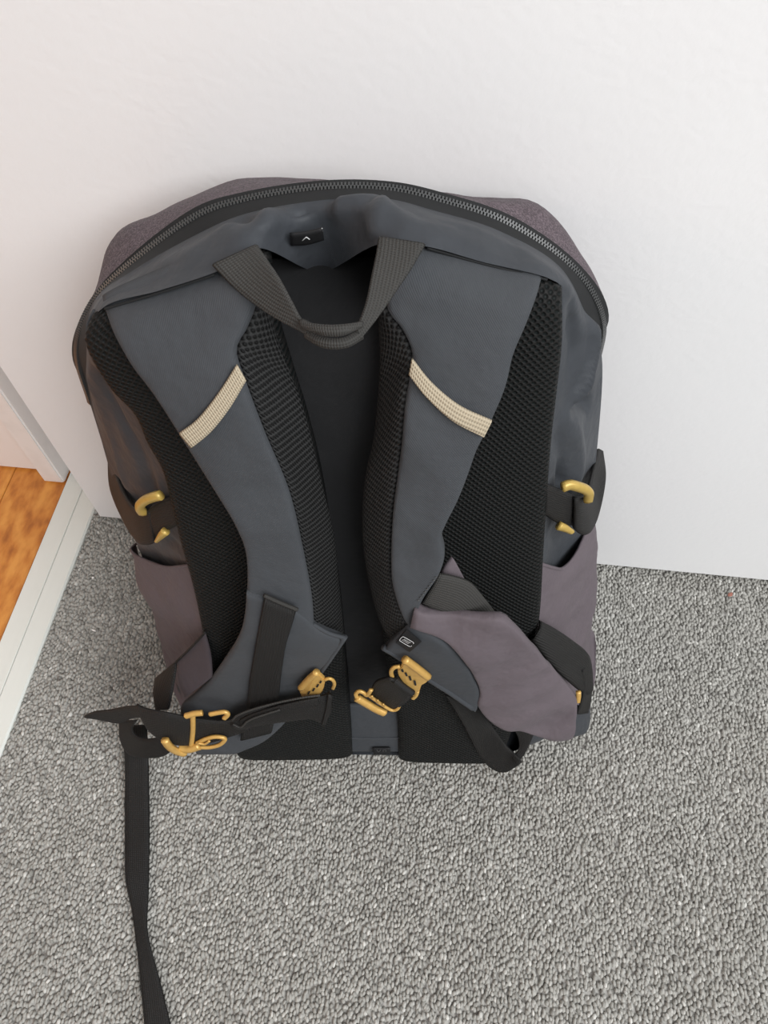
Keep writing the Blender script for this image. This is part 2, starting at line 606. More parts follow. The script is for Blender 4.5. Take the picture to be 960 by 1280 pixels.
# jamb with its rebate and stop, seen beyond the hinge edge
jb = bpy.data.objects.new('trim_2', None)
COL.objects.link(jb)
jb['kind'] = 'structure'
jb['label'] = 'white painted door jamb beside the hinge edge of the door'
box('jamb_face', (-0.495, -0.468), (0.457, 0.60), (0.0, 2.07), 'jamb', jb, bevel=0.002)
box('jamb_stop', (-0.560, -0.4945), (0.4715, 0.60), (0.001, 2.07), 'jamb', jb, bevel=0.003)
box('jamb_rebate', (-0.4685, -0.36), (0.482, 0.60), (0.0, 2.07), 'jamb', jb, bevel=0.001)
box('architrave', (-0.62, -0.556), (0.487, 0.60), (0.001, 2.12), 'jamb', jb, bevel=0.004)
wl = box('wall_back', (-1.6, -0.615), (0.52, 0.62), (0.0, 2.5), 'jamb', kind='structure')

# rest of the doorway and the hallway behind it (beyond the frame at left)
box('wall_hallway', (-1.7, -1.6), (-1.2, 0.62), (0.0, 2.5), 'jamb', kind='structure')
box('wall_left', (-0.50, -0.40), (-1.2, -0.42), (0.0, 2.5), 'jamb', kind='structure')
box('wall_lintel', (-0.50, -0.40), (-0.42, 0.46), (2.07, 2.5), 'jamb', kind='structure')
box('ceiling_hallway', (-1.7, -0.40), (-1.2, 0.62), (2.5, 2.56), 'jamb', kind='structure')

# ------------------------------------------------------------------ the backpack
bp = bpy.data.objects.new('backpack', None)
COL.objects.link(bp)
bp.location = (-0.065, 0.176, 0.004)
bp.rotation_euler = (Matrix.Rotation(math.radians(6.0), 3, 'Z') @ Matrix.Rotation(math.radians(-15.0), 3, 'X')).to_euler()
tag(bp, 'dark slate and black backpack with gold buckles leaning harness side out against the white door', 'backpack')
TANT = math.tan(math.radians(15.0))
def floor_v(d):                 # lowest local height at depth d
    return d * TANT + 0.003

# matched rings around the bag, bottom left > up > over the top > down > bottom right
c0 = [(-0.1255,-0.0020,0.0206), (-0.1203,-0.0020,0.1474), (-0.1110,-0.0020,0.2674), (-0.1100,-0.0020,0.3336), (-0.1158,-0.0020,0.4150), (-0.1328,-0.0000,0.4567), (-0.1132,-0.0120,0.4846), (-0.0794,-0.0180,0.4968), (-0.0483,-0.0180,0.5068), (-0.0285,-0.0060,0.5131), (-0.0040,0.0340,0.4811), (0.0304,-0.0060,0.5142), (0.0545,-0.0130,0.5163), (0.0835,-0.0130,0.5079), (0.1169,-0.0100,0.4977), (0.1264,-0.0030,0.4835), (0.1300,-0.0020,0.4426), (0.1343,-0.0020,0.3633), (0.1403,-0.0020,0.2900), (0.1478,-0.0020,0.1995), (0.1582,-0.0020,0.0373)]
c1 = [(-0.1821,0.0550,-0.0289), (-0.1802,0.0650,0.0643), (-0.1812,0.0700,0.1801), (-0.1846,0.0700,0.2703), (-0.1795,0.0700,0.3643), (-0.1507,0.0300,0.4346), (-0.1347,0.0260,0.4685), (-0.1075,0.0280,0.4863), (-0.0680,0.0300,0.5056), (-0.0402,0.0300,0.5162), (-0.0024,0.0300,0.5225), (0.0325,0.0300,0.5234), (0.0594,0.0300,0.5168), (0.0953,0.0300,0.5053), (0.1312,0.0300,0.4837), (0.1541,0.0360,0.4446), (0.1737,0.0600,0.4016), (0.1854,0.0650,0.3105), (0.1925,0.0650,0.2153), (0.2063,0.0650,0.1013), (0.2177,0.0550,-0.0132)]
ch = []
HM = [(-0.1524,0.0220,-0.0038), (-0.1519,0.0360,0.0965), (-0.1470,0.0400,0.2140), (-0.1478,0.0300,0.3039), (-0.1475,0.0280,0.3857), (-0.1411,0.0120,0.4475), (-0.1227,0.0030,0.4795), (-0.0929,0.0020,0.4945), (-0.0577,0.0020,0.5099), (-0.0339,0.0040,0.5200), (-0.0012,0.0240,0.5152), (0.0324,0.0060,0.5261), (0.0570,0.0020,0.5215), (0.0891,0.0020,0.5110), (0.1230,0.0030,0.4962), (0.1393,0.0120,0.4690), (0.1513,0.0240,0.4262), (0.1592,0.0300,0.3384), (0.1664,0.0400,0.2434), (0.1785,0.0400,0.1375), (0.1896,0.0220,0.0156)]
c3 = [(-0.2046,0.0900,-0.0956), (-0.2054,0.1000,0.0151), (-0.2023,0.1000,0.1486), (-0.1979,0.0980,0.2446), (-0.1887,0.0850,0.3566), (-0.1706,0.0520,0.4174), (-0.1474,0.0430,0.4545), (-0.1184,0.0430,0.4812), (-0.0742,0.0430,0.5105), (-0.0443,0.0430,0.5202), (-0.0033,0.0430,0.5261), (0.0330,0.0430,0.5256), (0.0622,0.0430,0.5194), (0.1030,0.0430,0.5051), (0.1431,0.0430,0.4770), (0.1666,0.0500,0.4420), (0.1762,0.0850,0.3858), (0.1925,0.0950,0.2854), (0.2071,0.1000,0.1783), (0.2240,0.1000,0.0552), (0.2371,0.0900,-0.0698)]
c4 = [(-0.2068,0.0940,-0.1023), (-0.2075,0.1040,0.0094), (-0.2045,0.1040,0.1441), (-0.2011,0.1040,0.2390), (-0.1901,0.0900,0.3531), (-0.1733,0.0540,0.4161), (-0.1494,0.0450,0.4550), (-0.1206,0.0450,0.4822), (-0.0757,0.0450,0.5119), (-0.0453,0.0450,0.5216), (-0.0034,0.0450,0.5274), (0.0335,0.0450,0.5270), (0.0635,0.0450,0.5208), (0.1048,0.0450,0.5065), (0.1450,0.0450,0.4784), (0.1688,0.0520,0.4431), (0.1757,0.0900,0.3839), (0.1941,0.1000,0.2812), (0.2088,0.1050,0.1731), (0.2259,0.1050,0.0486), (0.2392,0.0950,-0.0779)]
c5 = [(-0.2172,0.1200,-0.1367), (-0.2186,0.1300,-0.0225), (-0.2134,0.1250,0.1229), (-0.2030,0.1150,0.2270), (-0.1885,0.1000,0.3483), (-0.1721,0.0780,0.4059), (-0.1522,0.0700,0.4479), (-0.1336,0.0700,0.4839), (-0.0969,0.0700,0.5037), (-0.0537,0.0700,0.5174), (-0.0061,0.0660,0.5178), (0.0368,0.0660,0.5151), (0.0800,0.0660,0.5088), (0.1206,0.0700,0.5028), (0.1521,0.0700,0.4717), (0.1644,0.0740,0.4434), (0.1781,0.0950,0.3646), (0.1949,0.1150,0.2686), (0.2118,0.1250,0.1574), (0.2309,0.1300,0.0225), (0.2432,0.1200,-0.1013)]
def closing(ring, k=5):
    """add bottom stations from bottom right back to bottom left, resting just above the carpet"""
    ring = [np.array(q) for q in ring]
    a, b = ring[-1], ring[0]
    out = []
    for i in range(1, k + 1):
        s = i / (k + 1)
        q = a * (1 - s) + b * s
        out.append(np.array([q[0], q[1], max(floor_v(q[1]), min(q[2], floor_v(q[1]) + 0.004))]))
    for q in ring:
        q[2] = max(q[2], floor_v(q[1]))
    return ring + out
def shrink(ring, f, dd, dv=0.0, dmax=None):
    ring = [np.array(q) for q in ring]
    c = np.mean(ring, axis=0)
    out = []
    for q in ring:
        r = q.copy()
        r[0] = c[0] + (q[0] - c[0]) * f
        r[2] = c[2] + (q[2] - c[2]) * f + dv
        # deeper at the foot than at the top, always short of the door face
        lim = (DY - 0.006 - 0.176 - r[2] * math.sin(math.radians(15.0)) - 0.1045 * r[0]) / math.cos(math.radians(15.0))
        r[1] = min(q[1] + dd * (1.0 + 1.2 * max(0, 0.45 - q[2])), lim)
        r[2] = max(r[2], floor_v(r[1]))
        out.append(r)
    return out
for ring, f_ in ((c3, 0.965), (c4, 0.955), (c5, 0.93)):     # tuck the lower compartment in behind the pockets
    for k_ in (0, 1, 2, 18, 19, 20):
        x_, y_, z_ = ring[k_]
        ring[k_] = (x_ * f_, y_, z_)
r0, rh, r1, r3, r4, r5 = (closing(c) for c in (c0, HM, c1, c3, c4, c5))
r6 = shrink(r5, 0.97, 0.022)
r7 = shrink(r5, 0.86, 0.034)
r8 = shrink(r5, 0.45, 0.040)
r9 = shrink(r5, 0.02, 0.040)

FOLDS = [   # (polyline, height, width): creases in the soft side panels and the yoke
    ([(0.1524,0.0320,0.4536), (0.1520,0.0300,0.4308), (0.1487,0.0240,0.4120), (0.1453,0.0200,0.4041)], 0.0110, 0.0045),
    ([(0.1460,0.0200,0.3993), (0.1532,0.0280,0.3961), (0.1656,0.0420,0.3844)], -0.0095, 0.0050),
    ([(0.1309,0.0060,0.4728), (0.1387,0.0140,0.4458), (0.1381,0.0120,0.4256)], -0.0070, 0.0055),
    ([(0.1355,0.0060,0.3857), (0.1436,0.0140,0.3600), (0.1505,0.0180,0.3372)], -0.0080, 0.0050),
    ([(0.1403,0.0140,0.3951), (0.1596,0.0300,0.3572), (0.1651,0.0340,0.3255)], 0.0050, 0.0080),
    ([(0.1487,0.0120,0.2918), (0.1613,0.0240,0.2714), (0.1704,0.0300,0.2477)], -0.0040, 0.0050),
    ([(-0.1414,0.0220,0.4203), (-0.1352,0.0220,0.3900), (-0.1261,0.0180,0.3670), (-0.1278,0.0180,0.3317)], -0.0075, 0.0075),
    ([(-0.1542,0.0400,0.4086), (-0.1570,0.0460,0.3658), (-0.1561,0.0440,0.3165)], 0.0050, 0.0090),
    ([(-0.1163,0.0100,0.3733), (-0.1147,0.0080,0.3547), (-0.1176,0.0080,0.3369)], 0.0045, 0.0055),
    ([(-0.1436,0.0200,0.2654), (-0.1289,0.0160,0.2782), (-0.1179,0.0060,0.2802)], -0.0040, 0.0050),
    ([(-0.0424,0.0240,0.5173), (-0.0356,0.0120,0.5163), (-0.0290,0.0040,0.5138)], -0.0080, 0.0050),
    ([(-0.0265,0.0200,0.5221), (-0.0272,0.0080,0.5195), (-0.0267,-0.0000,0.5146)], 0.0040, 0.0060),
    ([(-0.0096,0.0220,0.5232), (0.0012,0.0120,0.5225), (0.0136,0.0080,0.5211)], -0.0070, 0.0055),
    ([(0.0126,0.0240,0.5218), (0.0232,0.0220,0.5232), (0.0331,0.0240,0.5240), (0.0330,0.0100,0.5221), (0.0315,-0.0000,0.5173)], 0.0075, 0.0055),
    ([(0.0376,0.0240,0.5231), (0.0410,0.0140,0.5213), (0.0499,0.0060,0.5179)], -0.0045, 0.0055),
    ([(-0.0827,0.0100,0.4933), (-0.0630,0.0060,0.5017), (-0.0451,0.0100,0.5122)], 0.0030, 0.0070),
    ([(0.0664,0.0120,0.5148), (0.0830,0.0100,0.5092), (0.1039,0.0080,0.5023)], 0.0025, 0.0070),
]
_FS = [(cr(p_, 24), h_, w_) for p_, h_, w_ in FOLDS]
def folds(q):
    a = 0.0
    for p_, h_, w_ in _FS:
        d2 = ((p_ - q) ** 2).sum(1).min()
        a += h_ * math.exp(-d2 / (w_ * w_))
    return a
body, _ = loft('side_and_top_panel', [r0, rh, r1], 'slate_smooth', bp, per=18, sub=22, closed=True, wr=0.0022, wrs=26, disp=folds)
tube('yoke_seam', [(-0.1129,-0.0125,0.4839), (-0.0801,-0.0165,0.4950), (-0.0506,-0.0165,0.5044)], 0.0007, 'zip_band', body, n=40)
tube('yoke_seam', [(0.0553,-0.0122,0.5151), (0.0836,-0.0122,0.5067), (0.1163,-0.0095,0.4968)], 0.0007, 'zip_band', body, n=40)
tube('seam_piping', [(-0.1230,-0.0030,0.4780), (-0.1289,-0.0030,0.4698), (-0.1304,-0.0050,0.4596), (-0.1283,-0.0060,0.4469), (-0.1236,-0.0060,0.4357), (-0.1177,-0.0060,0.4258), (-0.1147,-0.0040,0.4153)], 0.0010, 'slate', body, n=40)
zb, _ = loft('zipper_tape', [r1, r3], 'zip_band', bp, per=8, sub=4, closed=True)
zo, _ = loft('zipper_edge', [r3, r4], 'zip_band', zb, per=8, sub=2, closed=True)
fp, _ = loft('front_compartment', [r4, r5, r6, r7, r8, r9], 'heather', bp, per=8, sub=4, closed=True, wr=0.002, wrs=24)

# zipper coil: rows of small teeth along the seam
def zipper_teeth(curve, parent):
    P = cr(curve, 560)
    tan = unit(np.gradient(P, axis=0))
    verts, faces = [], []
    ctr = np.mean(P, axis=0)
    for i in range(len(P)):
        outw = unit(unit(P[i] - ctr) * 0.55 + np.array((0, -0.8, 0.35)))
        side = unit(np.cross(tan[i], outw))
        outw = np.cross(side, tan[i])
        sgn = 1 if i % 2 else -1
        c = P[i] + side * 0.0008 * sgn
        b0 = len(verts)
        for dz in (-0.0006, 0.0013):
            for dx, dy in ((-0.0007, -0.0013), (0.0007, -0.0013), (0.0007, 0.0013), (-0.0007, 0.0013)):
                k = 0.75 if dz > 0 else 1.0
                verts.append(c + tan[i] * dx * k + side * dy * k + outw * dz)
        for f in ((0, 1, 2, 3), (4, 5, 6, 7), (0, 1, 5, 4), (1, 2, 6, 5), (2, 3, 7, 6), (3, 0, 4, 7)):
            faces.append(tuple(b0 + q for q in f))
    o = link('zipper_teeth', verts, faces, 'zip_teeth', parent, smooth=False)
    o['kind'] = 'stuff'
zipper_teeth([np.array(a_) * 0.80 + np.array(b_) * 0.20 for a_, b_ in zip(c3[4:17], c1[4:17])], zb)

# back panel channel and its slate foot
ribbon('back_panel', [(-0.0490,0.0460,0.4826), (-0.0484,0.0260,0.4806), (-0.0487,0.0060,0.4568), (-0.0744,0.0040,0.3222), (-0.0977,0.0040,0.1333), (-0.1161,0.0040,0.0132)], [(0.0689,0.0460,0.4815), (0.0749,0.0260,0.4795), (0.0818,0.0060,0.4560), (0.1004,0.0040,0.3227), (0.1142,0.0040,0.1366), (0.1235,0.0040,0.0113)], 0.004, 'channel', bp, n=50, m=16, p=8, wr=0.0025, wrs=28)
ribbon('foot_panel', [(-0.0171,-0.0010,0.0956), (-0.0200,-0.0030,0.0493), (-0.0217,-0.0040,0.0206)], [(0.0501,-0.0010,0.0968), (0.0503,-0.0030,0.0508), (0.0505,-0.0040,0.0224)], 0.003, 'slate_dark', bp, n=20, m=10, p=6)
tube('foot_piping', [(-0.0163,-0.0065,0.0455), (0.0171,-0.0065,0.0448), (0.0481,-0.0065,0.0469)], 0.0011, 'slate_dark', bp, n=20)

# padded mesh panels
ribbon('mesh_pad', [(-0.1192,0.0040,0.4790), (-0.1238,-0.0000,0.4725), (-0.1308,-0.0030,0.4605), (-0.1251,-0.0030,0.4332), (-0.1155,-0.0030,0.4151), (-0.1132,-0.0030,0.3942), (-0.1085,-0.0030,0.3706), (-0.1095,-0.0030,0.3346), (-0.1106,-0.0030,0.3002), (-0.1106,-0.0030,0.2685), (-0.1125,-0.0030,0.2275), (-0.1157,-0.0030,0.1863), (-0.1186,-0.0030,0.1408), (-0.1198,-0.0030,0.0678), (-0.1153,-0.0030,0.0106)], [(-0.0253,0.0100,0.5103), (-0.0244,-0.0000,0.4831), (-0.0222,-0.0000,0.4601), (-0.0177,-0.0000,0.4340), (-0.0107,-0.0000,0.3837), (-0.0067,-0.0000,0.3262), (-0.0042,-0.0000,0.2616), (-0.0039,-0.0000,0.1709), (-0.0042,-0.0000,0.1131), (-0.0043,-0.0000,0.0693), (-0.0057,-0.0000,0.0109)], 0.014, 'mesh', bp, n=70, m=20, p=5, end=(0.004, 0.012))
ribbon('mesh_pad', [(0.0369,0.0100,0.5105), (0.0358,-0.0000,0.4827), (0.0337,-0.0000,0.4597), (0.0310,-0.0000,0.4172), (0.0260,-0.0000,0.3547), (0.0239,-0.0000,0.2790), (0.0272,-0.0000,0.1851), (0.0353,-0.0000,0.1051), (0.0372,-0.0000,0.0728), (0.0374,-0.0000,0.0059)], [(0.1244,0.0040,0.4926), (0.1259,-0.0030,0.4836), (0.1295,-0.0030,0.4584), (0.1308,-0.0030,0.4294), (0.1324,-0.0030,0.3927), (0.1357,-0.0030,0.3479), (0.1394,-0.0030,0.3014), (0.1449,-0.0030,0.2375), (0.1462,-0.0030,0.1906), (0.1451,-0.0030,0.1238), (0.1344,-0.0030,0.0106)], 0.014, 'mesh', bp, n=70, m=20, p=5, end=(0.004, 0.012))

# top yoke folds: a raised lip over the handle recess
# shoulder straps
def strap(slA, slB, lnB, tape_a, tape_b, flip):
    s = ribbon('shoulder_strap', slA, slB, 0.0055, 'slate', bp, n=64, m=14, p=5, tb=0.007, wr=0.0024, wrs=26, seed=flip)
    ribbon('strap_lining', slB, lnB, 0.003, 'lining', s, n=64, m=10, p=3, tb=0.004)
    ribbon('reflective_tape', tape_a, tape_b, 0.0011, 'tape', s, n=24, m=6, p=8)
    return s
ls = strap(
    [(-0.1171,-0.0000,0.4820), (-0.1127,-0.0100,0.4779), (-0.1061,-0.0220,0.4719), (-0.0996,-0.0280,0.4591), (-0.0907,-0.0320,0.4450), (-0.0806,-0.0360,0.4205), (-0.0703,-0.0380,0.3906), (-0.0639,-0.0400,0.3735), (-0.0588,-0.0420,0.3582), (-0.0561,-0.0420,0.3402), (-0.0566,-0.0440,0.3203), (-0.0603,-0.0460,0.2927)],
    [(-0.0353,0.0060,0.5121), (-0.0308,-0.0060,0.5082), (-0.0274,-0.0180,0.5020), (-0.0308,-0.0220,0.4902), (-0.0362,-0.0260,0.4798), (-0.0425,-0.0300,0.4697), (-0.0396,-0.0340,0.4538), (-0.0328,-0.0380,0.4231), (-0.0234,-0.0400,0.3806), (-0.0197,-0.0400,0.3289), (-0.0179,-0.0420,0.2884), (-0.0193,-0.0420,0.2530)],
    [(-0.0274,-0.0020,0.5072), (-0.0258,-0.0040,0.4915), (-0.0289,-0.0060,0.4780), (-0.0250,-0.0120,0.4646), (-0.0203,-0.0140,0.4504), (-0.0124,-0.0180,0.4159), (-0.0066,-0.0200,0.3628), (-0.0027,-0.0200,0.3240), (-0.0024,-0.0200,0.2687), (-0.0018,-0.0220,0.2169)],
    [(-0.0787,-0.0432,0.4260), (-0.0667,-0.0432,0.4356), (-0.0537,-0.0415,0.4503), (-0.0414,-0.0390,0.4667)], [(-0.0734,-0.0442,0.4162), (-0.0607,-0.0442,0.4273), (-0.0485,-0.0430,0.4417), (-0.0376,-0.0405,0.4575)], 0.3)
rs = strap(
    [(0.1155,-0.0010,0.4960), (0.1117,-0.0140,0.4937), (0.1088,-0.0220,0.4901), (0.1052,-0.0270,0.4813), (0.0997,-0.0320,0.4668), (0.0967,-0.0360,0.4501), (0.0879,-0.0400,0.4239), (0.0840,-0.0420,0.4138), (0.0800,-0.0440,0.3982), (0.0749,-0.0460,0.3805), (0.0689,-0.0480,0.3638), (0.0664,-0.0480,0.3531), (0.0689,-0.0480,0.3378), (0.0659,-0.0500,0.3217), (0.0536,-0.0500,0.2960)],
    [(0.0431,0.0040,0.5131), (0.0396,-0.0100,0.5102), (0.0357,-0.0180,0.5036), (0.0355,-0.0220,0.4880), (0.0428,-0.0260,0.4793), (0.0481,-0.0300,0.4678), (0.0469,-0.0340,0.4559), (0.0444,-0.0380,0.4394), (0.0426,-0.0400,0.4151), (0.0402,-0.0420,0.3941), (0.0372,-0.0440,0.3651), (0.0357,-0.0460,0.3231), (0.0385,-0.0480,0.2991), (0.0437,-0.0500,0.2778), (0.0480,-0.0500,0.2693)],
    [(0.0387,-0.0020,0.5099), (0.0327,-0.0040,0.4937), (0.0328,-0.0060,0.4771), (0.0317,-0.0120,0.4549), (0.0298,-0.0160,0.4283), (0.0265,-0.0200,0.4017), (0.0211,-0.0240,0.3787), (0.0180,-0.0260,0.3479), (0.0180,-0.0280,0.3173), (0.0216,-0.0300,0.2813), (0.0271,-0.0340,0.2533), (0.0350,-0.0400,0.2382)],
    [(0.0481,-0.0385,0.4697), (0.0584,-0.0420,0.4572), (0.0728,-0.0445,0.4450), (0.0905,-0.0445,0.4352)], [(0.0465,-0.0400,0.4603), (0.0556,-0.0435,0.4489), (0.0698,-0.0460,0.4353), (0.0865,-0.0460,0.4247)], 0.7)

# grab handle: two flared ends and a folded grip
gh = ribbon('grab_handle', [(-0.0503,-0.0190,0.5102), (-0.0380,-0.0260,0.5001), (-0.0246,-0.0340,0.4935), (-0.0155,-0.0400,0.4911), (-0.0073,-0.0450,0.4896), (-0.0001,-0.0490,0.4879)], [(-0.0278,-0.0120,0.5174), (-0.0214,-0.0220,0.5134), (-0.0153,-0.0310,0.5091), (-0.0094,-0.0390,0.5016), (-0.0053,-0.0440,0.4954), (-0.0020,-0.0470,0.4941)], 0.0016, 'web_grey', bp, n=30, m=8, p=8)
ribbon('handle_end', [(0.0316,-0.0120,0.5205), (0.0306,-0.0200,0.5164), (0.0284,-0.0300,0.5095), (0.0258,-0.0400,0.5010), (0.0225,-0.0470,0.4948), (0.0206,-0.0490,0.4934)], [(0.0544,-0.0180,0.5193), (0.0475,-0.0260,0.5106), (0.0410,-0.0330,0.5039), (0.0353,-0.0390,0.4979), (0.0284,-0.0460,0.4916), (0.0227,-0.0500,0.4871)], 0.0016, 'web_grey', gh, n=30, m=8, p=8)
ribbon('handle_grip', [(-0.0041,-0.0470,0.4966), (0.0036,-0.0520,0.4960), (0.0105,-0.0540,0.4963), (0.0168,-0.0530,0.4961), (0.0233,-0.0480,0.4957)], [(-0.0019,-0.0500,0.4924), (0.0049,-0.0570,0.4934), (0.0111,-0.0590,0.4937), (0.0170,-0.0580,0.4939), (0.0226,-0.0510,0.4928)], 0.0022, 'web_grey', gh, n=24, m=8, p=4, dome=0.001)
ribbon('handle_grip', [(-0.0022,-0.0475,0.4910), (0.0044,-0.0530,0.4907), (0.0106,-0.0550,0.4905), (0.0166,-0.0540,0.4907), (0.0224,-0.0485,0.4914)], [(-0.0018,-0.0450,0.4861), (0.0045,-0.0510,0.4852), (0.0101,-0.0530,0.4850), (0.0169,-0.0520,0.4853), (0.0228,-0.0460,0.4856)], 0.0022, 'web_grey', gh, n=24, m=8, p=4, dome=0.001)

# woven loop label inside the handle recess with its small caret
lb = ribbon('woven_label', [(-0.0151,0.0110,0.5136), (-0.0068,0.0110,0.5143), (0.0021,0.0110,0.5163)], [(-0.0159,0.0170,0.5046), (-0.0074,0.0170,0.5049), (0.0017,0.0170,0.5074)], 0.0012, 'label', bp, n=10, m=6, p=8)
def stroke(pts, r, parent, mat='print', name='print_mark'):
    return tube(name, pts, r, mat, parent, n=max(3, 4 * len(pts)), k=6, flat=0.35)
stroke([(-0.0097,0.0135,0.5082), (-0.0067,0.0115,0.5110)], 0.00032, lb)
stroke([(-0.0067,0.0115,0.5110), (-0.0053,0.0128,0.5091)], 0.00032, lb)
for q in ([(-0.0146,0.0108,0.5124), (-0.0146,0.0114,0.5115)], [(-0.0148,0.0124,0.5100), (-0.0148,0.0130,0.5091)], [(-0.0150,0.0138,0.5079), (-0.0150,0.0142,0.5073)], [(0.0019,0.0100,0.5163), (0.0019,0.0104,0.5157)], [(0.0019,0.0112,0.5146), (0.0019,0.0118,0.5137)]):
    stroke(q, 0.00028, lb)

# side pockets
def pocket(cols):
    k = max(len(c) for c in cols)
    cols = [cr([(x_, y_, max(z_, floor_v(y_))) for x_, y_, z_ in c], 12) for c in cols]
    o, R2 = loft('side_pocket', cols, 'purple', bp, per=4, sub=7, wr=0.0035, wrs=28)
    hem = R2[:, 0]
    tube('pocket_hem', [hem[i] for i in range(0, len(hem), 3)] , 0.0013, 'purple', o, n=40, up=(0, 0, 1))
    return o
pocket([[(-0.1093,-0.0040,0.2774), (-0.1101,-0.0040,0.2520), (-0.1129,-0.0040,0.2142), (-0.1154,-0.0040,0.1727), (-0.1198,-0.0040,0.1328), (-0.1226,-0.0040,0.0762)],
        [(-0.1474,0.0280,0.2406), (-0.1465,0.0260,0.2072), (-0.1485,0.0260,0.1598), (-0.1484,0.0240,0.1160), (-0.1500,0.0200,0.0736), (-0.1511,0.0160,0.0140)],
        [(-0.1944,0.0780,0.2044), (-0.1977,0.0780,0.1623), (-0.1953,0.0780,0.1224), (-0.1962,0.0780,0.0634), (-0.1991,0.0780,0.0278), (-0.1935,0.0600,-0.0374)],
        [(-0.2097,0.1200,0.1712), (-0.2156,0.1250,0.1206), (-0.2157,0.1250,0.0645), (-0.2169,0.1250,0.0051), (-0.2213,0.1250,-0.0401), (-0.2121,0.1100,-0.1026)]])
pocket([[(0.1408,-0.0040,0.2798), (0.1428,-0.0040,0.2540), (0.1443,-0.0040,0.2312), (0.1465,-0.0040,0.1919), (0.1496,-0.0040,0.1372), (0.1502,-0.0040,0.0750)],
        [(0.1683,0.0280,0.2436), (0.1721,0.0260,0.2197), (0.1757,0.0260,0.1900), (0.1786,0.0240,0.1497), (0.1819,0.0200,0.1023), (0.1849,0.0160,0.0213)],
        [(0.1980,0.0740,0.2464), (0.2057,0.0740,0.2009), (0.2142,0.0740,0.1428), (0.2187,0.0740,0.0895), (0.2280,0.0740,0.0234), (0.2304,0.0600,-0.0366)],
        [(0.2106,0.1200,0.2040), (0.2187,0.1250,0.1519), (0.2286,0.1250,0.0878), (0.2332,0.1250,0.0291), (0.2432,0.1250,-0.0438), (0.2423,0.1100,-0.0937)]])

# compression straps with gold hook buckles
def bar(name, pts, r, parent, mat='gold', n=22, flat=0.8, k=8, power=3.0, taper=None):
    return tube(name, pts, r, mat, parent, n=n, k=k, flat=flat, power=power, taper=taper)
cl = ribbon('compression_strap', [(-0.1009,-0.0100,0.3502), (-0.1135,-0.0040,0.3427), (-0.1285,0.0040,0.3280), (-0.1362,0.0100,0.3164)], [(-0.1051,-0.0100,0.3250), (-0.1191,-0.0040,0.3122), (-0.1312,0.0040,0.2970), (-0.1377,0.0100,0.2876)], 0.0018, 'web', bp, n=20, m=8, p=8, dome=0.001)
ribbon('strap_loop', [(-0.1294,0.0040,0.3243), (-0.1373,0.0100,0.3209), (-0.1497,0.0220,0.3113), (-0.1645,0.0440,0.3071), (-0.1786,0.0720,0.3069), (-0.1853,0.0920,0.3083)], [(-0.1333,0.0040,0.2929), (-0.1428,0.0100,0.2835), (-0.1565,0.0240,0.2716), (-0.1752,0.0500,0.2674), (-0.1906,0.0760,0.2787), (-0.1928,0.0940,0.2969)], 0.0022, 'web', cl, n=30, m=8, p=6)
hk = bar('hook_buckle', [(-0.1140,-0.0100,0.3502), (-0.1200,-0.0080,0.3470), (-0.1279,-0.0040,0.3405), (-0.1339,-0.0000,0.3332), (-0.1369,0.0030,0.3267), (-0.1372,0.0060,0.3194)], 0.0034, cl, 'gold_olive')
bar('hook_foot', [(-0.1191,-0.0080,0.3154), (-0.1237,-0.0060,0.3095), (-0.1319,-0.0000,0.2970)], 0.0032, hk, 'gold_olive', taper=lambda s: 1.0 - 0.6 * s)
cr_ = ribbon('compression_strap', [(0.1315,-0.0100,0.3615), (0.1449,-0.0000,0.3473), (0.1574,0.0120,0.3317)], [(0.1343,-0.0100,0.3345), (0.1476,-0.0000,0.3162), (0.1602,0.0120,0.3022)], 0.0018, 'web', bp, n=20, m=8, p=8, dome=0.001)
ribbon('strap_loop', [(0.1565,0.0060,0.3349), (0.1613,0.0100,0.3320), (0.1708,0.0280,0.3218), (0.1802,0.0560,0.3180), (0.1903,0.0880,0.3096)], [(0.1604,0.0060,0.3058), (0.1669,0.0100,0.2963), (0.1770,0.0220,0.2844), (0.1882,0.0450,0.2802), (0.1937,0.0640,0.2996), (0.1958,0.0900,0.3049)], 0.0022, 'web', cr_, n=30, m=8, p=6)
hk = bar('hook_buckle', [(0.1446,-0.0060,0.3540), (0.1495,-0.0040,0.3543), (0.1553,-0.0020,0.3511), (0.1621,0.0020,0.3449), (0.1661,0.0060,0.3378), (0.1678,0.0100,0.3284)], 0.0034, cr_, 'gold_olive')
bar('hook_foot', [(0.1474,-0.0040,0.3178), (0.1522,-0.0030,0.3146), (0.1586,-0.0000,0.3078)], 0.0032, hk, 'gold_olive', taper=lambda s: 1.0 - 0.4 * s)

# ---- left lower strap wing
lw = ribbon('strap_wing', [(-0.0586,-0.0480,0.3023), (-0.0645,-0.0470,0.2747), (-0.0714,-0.0460,0.2522), (-0.0859,-0.0389,0.2188), (-0.1109,-0.0251,0.1674), (-0.1336,-0.0200,0.1330), (-0.1463,-0.0220,0.1188), (-0.1461,-0.0280,0.0930), (-0.1414,-0.0320,0.0622)], [(-0.0481,-0.0490,0.2972), (-0.0280,-0.0460,0.2798), (-0.0148,-0.0440,0.2583), (0.0009,-0.0418,0.2429), (-0.0033,-0.0407,0.2311), (-0.0250,-0.0295,0.1763), (-0.0455,-0.0260,0.1258), (-0.0757,-0.0280,0.0813), (-0.1021,-0.0320,0.0660)], 0.004, 'slate', bp, n=44, m=14, p=5, tb=0.005, wr=0.002, wrs=26)
tube('wing_piping', [(0.0020,-0.0448,0.2479), (-0.0055,-0.0426,0.2297), (-0.0149,-0.0368,0.2039), (-0.0246,-0.0321,0.1791), (-0.0351,-0.0282,0.1495)], 0.0022, 'slate', lw, n=24)
